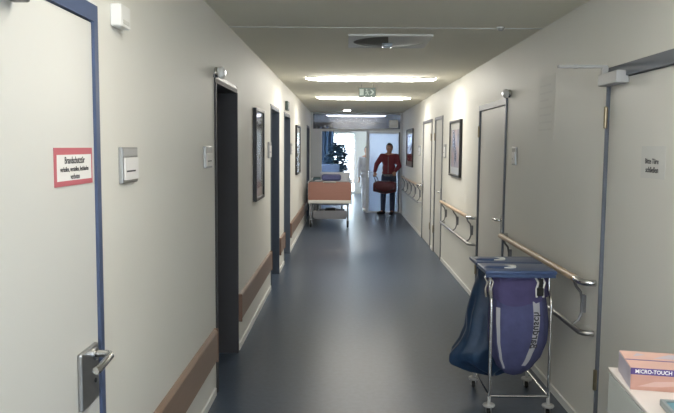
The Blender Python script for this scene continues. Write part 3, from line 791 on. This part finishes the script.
def person(t, ht, J, skin, hair, grip, long_hair=False):
    """J: joints in local space (origin between the feet, facing -y); builds the bare body as one continuous surface"""
    k = ht / 1.75; mb = MB(); hc = Vector(J['head'])
    # head
    mb.ell(hc, (.074 * k, .094 * k, .112 * k), 20, 14); mb.ell(hc + Vector((0, -.022, -.055)) * k, (.056 * k, .064 * k, .062 * k))
    mb.ell(hc + Vector((0, -.058, -.098)) * k, (.026 * k, .026 * k, .020 * k))
    mb.cone(hc + Vector((0, -.088, .012)) * k, hc + Vector((0, -.108, -.028)) * k, .010 * k, .015 * k, 8)
    mb.ell(hc + Vector((0, -.078, .030)) * k, (.052 * k, .018 * k, .012 * k)); mb.ell(hc + Vector((0, -.088, -.060)) * k, (.024 * k, .010 * k, .008 * k))
    for s in (-1, 1):
        mb.ell(hc + Vector((s * .076, .008, -.005)) * k, (.010 * k, .022 * k, .034 * k)); mb.ell(hc + Vector((s * .042, -.062, -.03)) * k, (.024 * k, .022 * k, .024 * k))
    mb.cone(hc + Vector((0, .012, -.06)) * k, J['neck'], .056 * k, .06 * k)
    mb.cone(J['neck'], J['chest'], .075 * k, .11 * k); 
    mb.ell(J['chest'], (.155 * k, .10 * k, .16 * k)); mb.ell(J['waist'], (.13 * k, .095 * k, .16 * k)); mb.ell(J['pelvis'], (.155 * k, .105 * k, .12 * k))
    for s in 'RL':
        mb.cone(J['neck'], J['sh' + s], .05 * k, .052 * k); mb.cone(J['sh' + s], J['el' + s], .05 * k, .038 * k); mb.cone(J['el' + s], J['wr' + s], .038 * k, .026 * k)
        hand(mb, J['wr' + s], J['hd' + s], J['th' + s], .35, grip, k * .98)
        mb.cone(J['hip' + s], J['kn' + s], .085 * k, .055 * k); mb.cone(J['kn' + s], J['an' + s], .056 * k, .036 * k)
        mb.cone(J['an' + s], Vector(J['toe' + s]), .036 * k, .028 * k); mb.ell(Vector(J['an' + s]) + Vector((0, .03, -.03)), (.03, .034, .03))
    b = fused(mb, 'body', skin, t, .0065, 3)
    for s in (-1, 1):
        e = MB().ell(hc + Vector((s * .030, -.0865, .006)) * k, (.013 * k, .009 * k, .009 * k), 12, 8).build('eye', PAPER, t, True)
        MB().ell(hc + Vector((s * .030, -.0945, .006)) * k, (.006 * k, .003 * k, .006 * k), 10, 6).build('iris', INK, e)
    MB().ell(hc + Vector((0, -.096, -.060)) * k, (.022 * k, .005 * k, .006 * k), 12, 6).build('mouth', mat('lips', (.30, .10, .09), .5), t, True)
    mb = MB(); mb.ell(hc + Vector((0, .010, .014)) * k, (.084 * k, .102 * k, .116 * k), 24, 18)
    rm = [v for v in mb.bm.verts if (v.co - hc).y < -.035 * k and (v.co - hc).z < .058 * k or (v.co - hc).z < (-.09 if long_hair else -.055) * k or ((v.co - hc).y < .03 * k and (v.co - hc).z < -.02 * k)]
    bmesh.ops.delete(mb.bm, geom=rm, context='VERTS')
    o = mb.build('hair', hair, t, True); so = o.modifiers.new('s', 'SOLIDIFY'); so.thickness = .016 * k; so.offset = -1; bake(o)
    return b

def shoes(t, J, m):
    for s in 'RL':
        a, q = Vector(J['an' + s]), Vector(J['toe' + s]); d = (q - a); d.z = 0; d.normalize()
        mb = MB(); mb.cone((a.x - d.x * .03, a.y - d.y * .03, .045), (q.x + d.x * .03, q.y + d.y * .03, .038), .046, .038)
        mb.cone((a.x, a.y, .06), (a.x, a.y, .10), .046, .044)
        for v in mb.bm.verts: v.co.z = max(v.co.z, .002)
        fused(mb, 'shoe', m, t, .010, 2)

# person in red, standing towards the viewpoint, both hands at the bag
pr = thing('person', (1.085, 17.0, 0), R(-12), 'person in red jacket and dark trousers standing with a red bag', 'person')
J = dict(head=(.01, -.035, 1.63), neck=(0, .005, 1.485), chest=(0, .005, 1.32), waist=(0, 0, 1.12), pelvis=(0, 0, .97),
         shR=(-.175, .005, 1.425), elR=(-.295, -.07, 1.235), wrR=(-.315, -.225, 1.05), hdR=(.05, -.25, -1), thR=(1, 0, 0),
         shL=(.175, .005, 1.425), elL=(.262, -.07, 1.19), wrL=(.185, -.235, 1.075), hdL=(-.1, -.25, -1), thL=(-1, 0, 0),
         hipR=(-.09, 0, .93), knR=(-.125, -.03, .50), anR=(-.14, .01, .085), toeR=(-.22, -.10, .035),
         hipL=(.09, 0, .93), knL=(.10, -.03, .50), anL=(.09, .0, .085), toeL=(.08, -.13, .035))
person(pr, 1.75, J, SKIN, HAIR, True)
mb = MB(); mb.ell(J['chest'], (.178, .128, .18)); mb.ell((0, 0, 1.14), (.165, .122, .17)); mb.ell((0, 0, 1.03), (.172, .128, .08)); mb.cone((0, .01, 1.40), (0, .008, 1.49), .105, .072)
for s in 'RL':
    mb.cone((0, .01, 1.42), J['sh' + s], .075, .075); mb.cone(J['sh' + s], J['el' + s], .074, .06); e, w_ = Vector(J['el' + s]), Vector(J['wr' + s]); mb.cone(e, e + (w_ - e) * .93, .06, .042)
jk = fused(mb, 'jacket', REDC, pr, .012, 4)
MB().tube([(0, -.132, 1.42), (0, -.138, 1.32), (0, -.128, 1.15), (0, -.131, 1.02)], .005, 6).build('zip', GREYM, jk)
mb = MB(); mb.ell((0, 0, .97), (.166, .122, .075)); fused(mb, 'shirt', SHIRT, pr, .012, 3)
mb = MB(); mb.ell((0, .005, .93), (.165, .118, .10))
for s in 'RL':
    mb.cone(J['hip' + s], J['kn' + s], .097, .072); a = Vector(J['an' + s]); mb.cone(J['kn' + s], a + Vector((0, 0, .02)), .072, .058)
fused(mb, 'trousers', DENIM, pr, .012, 3)
shoes(pr, J, BLACK)
# the bag
rb = thing('sports_bag', (.978, 16.757, .53), R(-12), 'dark red sports bag held in front of the person in red', 'bag')
mb = MB(); mb.grid(lambda u, v: Vector(((2 * v - 1) * .275, sgnpow(cos(2 * pi * u), .8) * .125 * (1 - .25 * abs(2 * v - 1) ** 4), .15 + sgnpow(sin(2 * pi * u), .75) * .15 * (1 - .28 * abs(2 * v - 1) ** 3) + .012 * sin(9 * v))), 36, 20, True)
mb.build('shell', REDB, rb, True)
for x in (-.262, .262):
    MB().lathe([(0, 0), (.085, 0), (.104, .006), (.109, .012)], (0, 0, 0), 24, 'X')
    e = MB(); e.grid(lambda u, v: Vector((math.copysign(.275 + .008 * (1 - v), x), sgnpow(cos(2 * pi * u), .8) * .0945 * v, .15 + sgnpow(sin(2 * pi * u), .75) * .109 * v)), 28, 4, True); e.build('end_panel', BLACK, rb, True)
MB().tube([(-.25, 0, .287), (-.1, 0, .304), (.1, 0, .302), (.25, 0, .285)], .006, 8).build('zip', GREYM, rb, True)
for x in (-.235, .215):
    MB().tube([(x * .82 - .03, -.02, .285), (x * .9 - .035, -.02, .36), (x - .035, -.02, .40), (x, -.02, .41), (x + .035, -.02, .40), (x * .9 + .035, -.02, .36), (x * .82 + .03, -.02, .285)], .011, 8).build('handle', BLACK, rb, True)
MB().tube([(-.27, -.03, .2), (-.2, -.14, .1), (0, -.155, .03), (.2, -.14, .1), (.27, -.03, .2)], .010, 8).build('shoulder_strap', BLACK, rb, True)

# person in white, walking behind the door edge
pw = thing('person', (.575, 17.92, 0), R(6), 'person in white coat and trousers walking behind the frosted door edge', 'person')
J = dict(head=(-.005, -.045, 1.56), neck=(0, 0, 1.42), chest=(0, 0, 1.25), waist=(0, 0, 1.06), pelvis=(0, 0, .92),
         shR=(-.165, .005, 1.355), elR=(-.215, .02, 1.10), wrR=(-.215, -.09, .89), hdR=(0, -.35, -1), thR=(.3, -1, 0),
         shL=(.165, .005, 1.355), elL=(.215, .06, 1.10), wrL=(.215, .02, .87), hdL=(0, -.1, -1), thL=(-.3, -1, 0),
         hipR=(-.08, 0, .88), knR=(-.085, -.07, .48), anR=(-.08, -.08, .085), toeR=(-.09, -.22, .035),
         hipL=(.08, 0, .88), knL=(.08, .02, .47), anL=(.075, .13, .085), toeL=(.085, -.01, .035))
person(pw, 1.66, J, SKINP, HAIRB, False, True)
mb = MB(); mb.ell(J['chest'], (.168, .118, .165)); mb.ell((0, 0, 1.07), (.155, .115, .16)); mb.ell((0, 0, .92), (.175, .130, .13)); mb.cone((0, .01, 1.33), (0, .008, 1.41), .095, .066)
mb.ell((0, .01, .78), (.185, .14, .16)); mb.ell((0, .01, .64), (.19, .15, .10))
for s in 'RL':
    mb.cone((0, .01, 1.35), J['sh' + s], .066, .066); mb.cone(J['sh' + s], J['el' + s], .066, .052); e, w_ = Vector(J['el' + s]), Vector(J['wr' + s]); mb.cone(e, e + (w_ - e) * .93, .052, .04)
ct = fused(mb, 'coat', COAT, pw, .012, 4)
for z in (.85, .98, 1.11): MB().lathe([(0, 0), (.010, 0), (.010, .005), (0, .006)], (.02, -.134 if z < 1 else -.120, z), 12, 'Y').build('button', OFFWH, ct)
mb = MB()
for s in 'RL': mb.cone(J['hip' + s], J['kn' + s], .09, .07); a = Vector(J['an' + s]); mb.cone(J['kn' + s], a + Vector((0, 0, .02)), .07, .06)
fused(mb, 'trousers', COAT, pw, .012, 3)
shoes(pw, J, WHITE)

# ------------------------------------------------------------------ hall furnishings seen through the doorway
o = MB().grid(lambda u, v: Vector((-1.62 + 1.22 * u, .045 * sin(u * 2 * pi * 8) + .012 * sin(u * 37 + v * 5), 2.4 - 2.36 * v)), 120, 8).build('curtain', CURT, None, True, loc=(0, YH - .35, 0))
so = o.modifiers.new('s', 'SOLIDIFY'); so.thickness = .006; bake(o); tag(o, 'dark blue grey curtain hanging at the left of the far window', 'curtain')
t = thing('curtain_rod', (-.6, YH - .35, 2.43), 0, 'thin metal rod carrying the dark curtain before the far window', 'curtain rod')
MB().tube([(-1.05, 0, 0), (.3, 0, 0)], .012, 10).build('rod', STEEL, t, True)
for x in (-1.0, .25): MB().box(x - .015, x + .015, -.015, .35, -.012, .012).build('bracket', STEEL, t)
t = thing('armchair', (-.42, 21.3, 0), R(8), 'blue armchair standing in the hall behind the hospital bed', 'armchair')
MB().box(-.30, .30, -.28, .25, .36, .48, .04, 3).build('seat', UPH, t, True)
b = MB().box(-.30, .30, .18, .30, .40, 1.12, .05, 3).build('backrest', UPH, t, True)
for s in (-1, 1):
    MB().box(s * .34 - .045, s * .34 + .045, -.28, .26, .58, .66, .03, 3).build('armrest', UPH, t, True)
    for y in (-.24, .22): MB().tube([(s * .34, y, 0), (s * .34, y, .60)], .018, 10).build('leg', STEEL, t, True)
t = thing('potted_plant', (-.25, 22.3, 0), 0, 'tall dark leafy potted plant before the far window', 'plant')
MB().lathe([(0, 0), (.15, 0), (.20, .34), (.21, .38), (.185, .38), (.175, .33), (0, .33)], n=24).build('pot', TERRA, t, True)
mb = MB()
for k in range(5): mb.tube([(0, 0, .33), (.05 * cos(k * 1.3), .05 * sin(k * 1.3), .8), (.16 * cos(k * 1.3), .16 * sin(k * 1.3), 1.4)], [.016, .012, .007], 6)
mb.build('stem', BARK, t, True)
mb = MB()
def leaf(mb, p, d, L, wd):
    d = d.normalized(); s = d.cross(Vector((0, 0, 1))); s = s.normalized() if s.length > .01 else Vector((1, 0, 0)); u = s.cross(d)
    q = [(0, 0, 0), (.3, .5, .03), (.65, .42, .03), (1, 0, -.12), (.65, -.42, .03), (.3, -.5, .03)]
    V = [mb.bm.verts.new(p + d * a * L + s * b * wd + u * c * L) for a, b, c in q]; m_ = mb.bm.verts.new(p + d * .5 * L - u * .02 * L)
    for i in range(6): mb.bm.faces.new((V[i], V[(i + 1) % 6], m_))
for k in range(520):
    a = random.uniform(0, 2 * pi); z = random.uniform(.75, 1.75); r = .27 * math.sin(pi * min(1, (z - .6) / 1.25)) * random.uniform(.3, 1)
    leaf(mb, Vector((r * cos(a), r * sin(a), z)), Vector((cos(a), sin(a), random.uniform(-.5, .5))), random.uniform(.18, .30), .13)
mb.build('foliage', LEAFD, t)
t = thing('tree', (.45, 33., -.05), 0, 'pale leafy tree outside the far window', 'tree')
MB().tube([(0, 0, 0), (.05, 0, 1.2), (0, .05, 2.4), (.1, 0, 3.4)], [.13, .11, .09, .05], 10).build('trunk', BARK, t, True)
mb = MB()
for k in range(1200):
    v = Vector((random.gauss(0, 1), random.gauss(0, 1), random.gauss(0, .9))).normalized() * random.uniform(.6, 1.) ** .5
    leaf(mb, Vector((v.x * 1.5, v.y * 1.5, 3.1 + v.z * 1.2)), Vector((random.uniform(-1, 1), random.uniform(-1, 1), random.uniform(-1, .5))), .26, .13)
o = mb.build('crown', LEAFP, t)

# ------------------------------------------------------------------ light and camera
wd = bpy.data.worlds.new('sky'); S.world = wd; wd.use_nodes = True; nt = wd.node_tree
bg = nt.nodes['Background']; bg.inputs[0].default_value = (.74, .87, 1.0, 1); bg.inputs[1].default_value = 13.0

cam = bpy.data.cameras.new('camera'); co = bpy.data.objects.new('camera', cam); COL.objects.link(co)
cam.sensor_width = 36; cam.lens = 690 / 674 * 36; cam.clip_end = 200
co.location = (0, 0, 1.65)
pitch, yaw, roll = R(4.9337), R(.6231), R(.45)
co.matrix_world = Matrix.Translation((0, 0, 1.65)) @ Matrix.Rotation(yaw, 4, 'Z') @ Matrix.Rotation(pi / 2 - pitch, 4, 'X') @ Matrix.Rotation(roll, 4, 'Z')
S.camera = co
vs = S.view_settings; vs.view_transform = 'Standard'; vs.look = 'None'; vs.gamma = 1; vs.use_curve_mapping = False; vs.exposure = .22
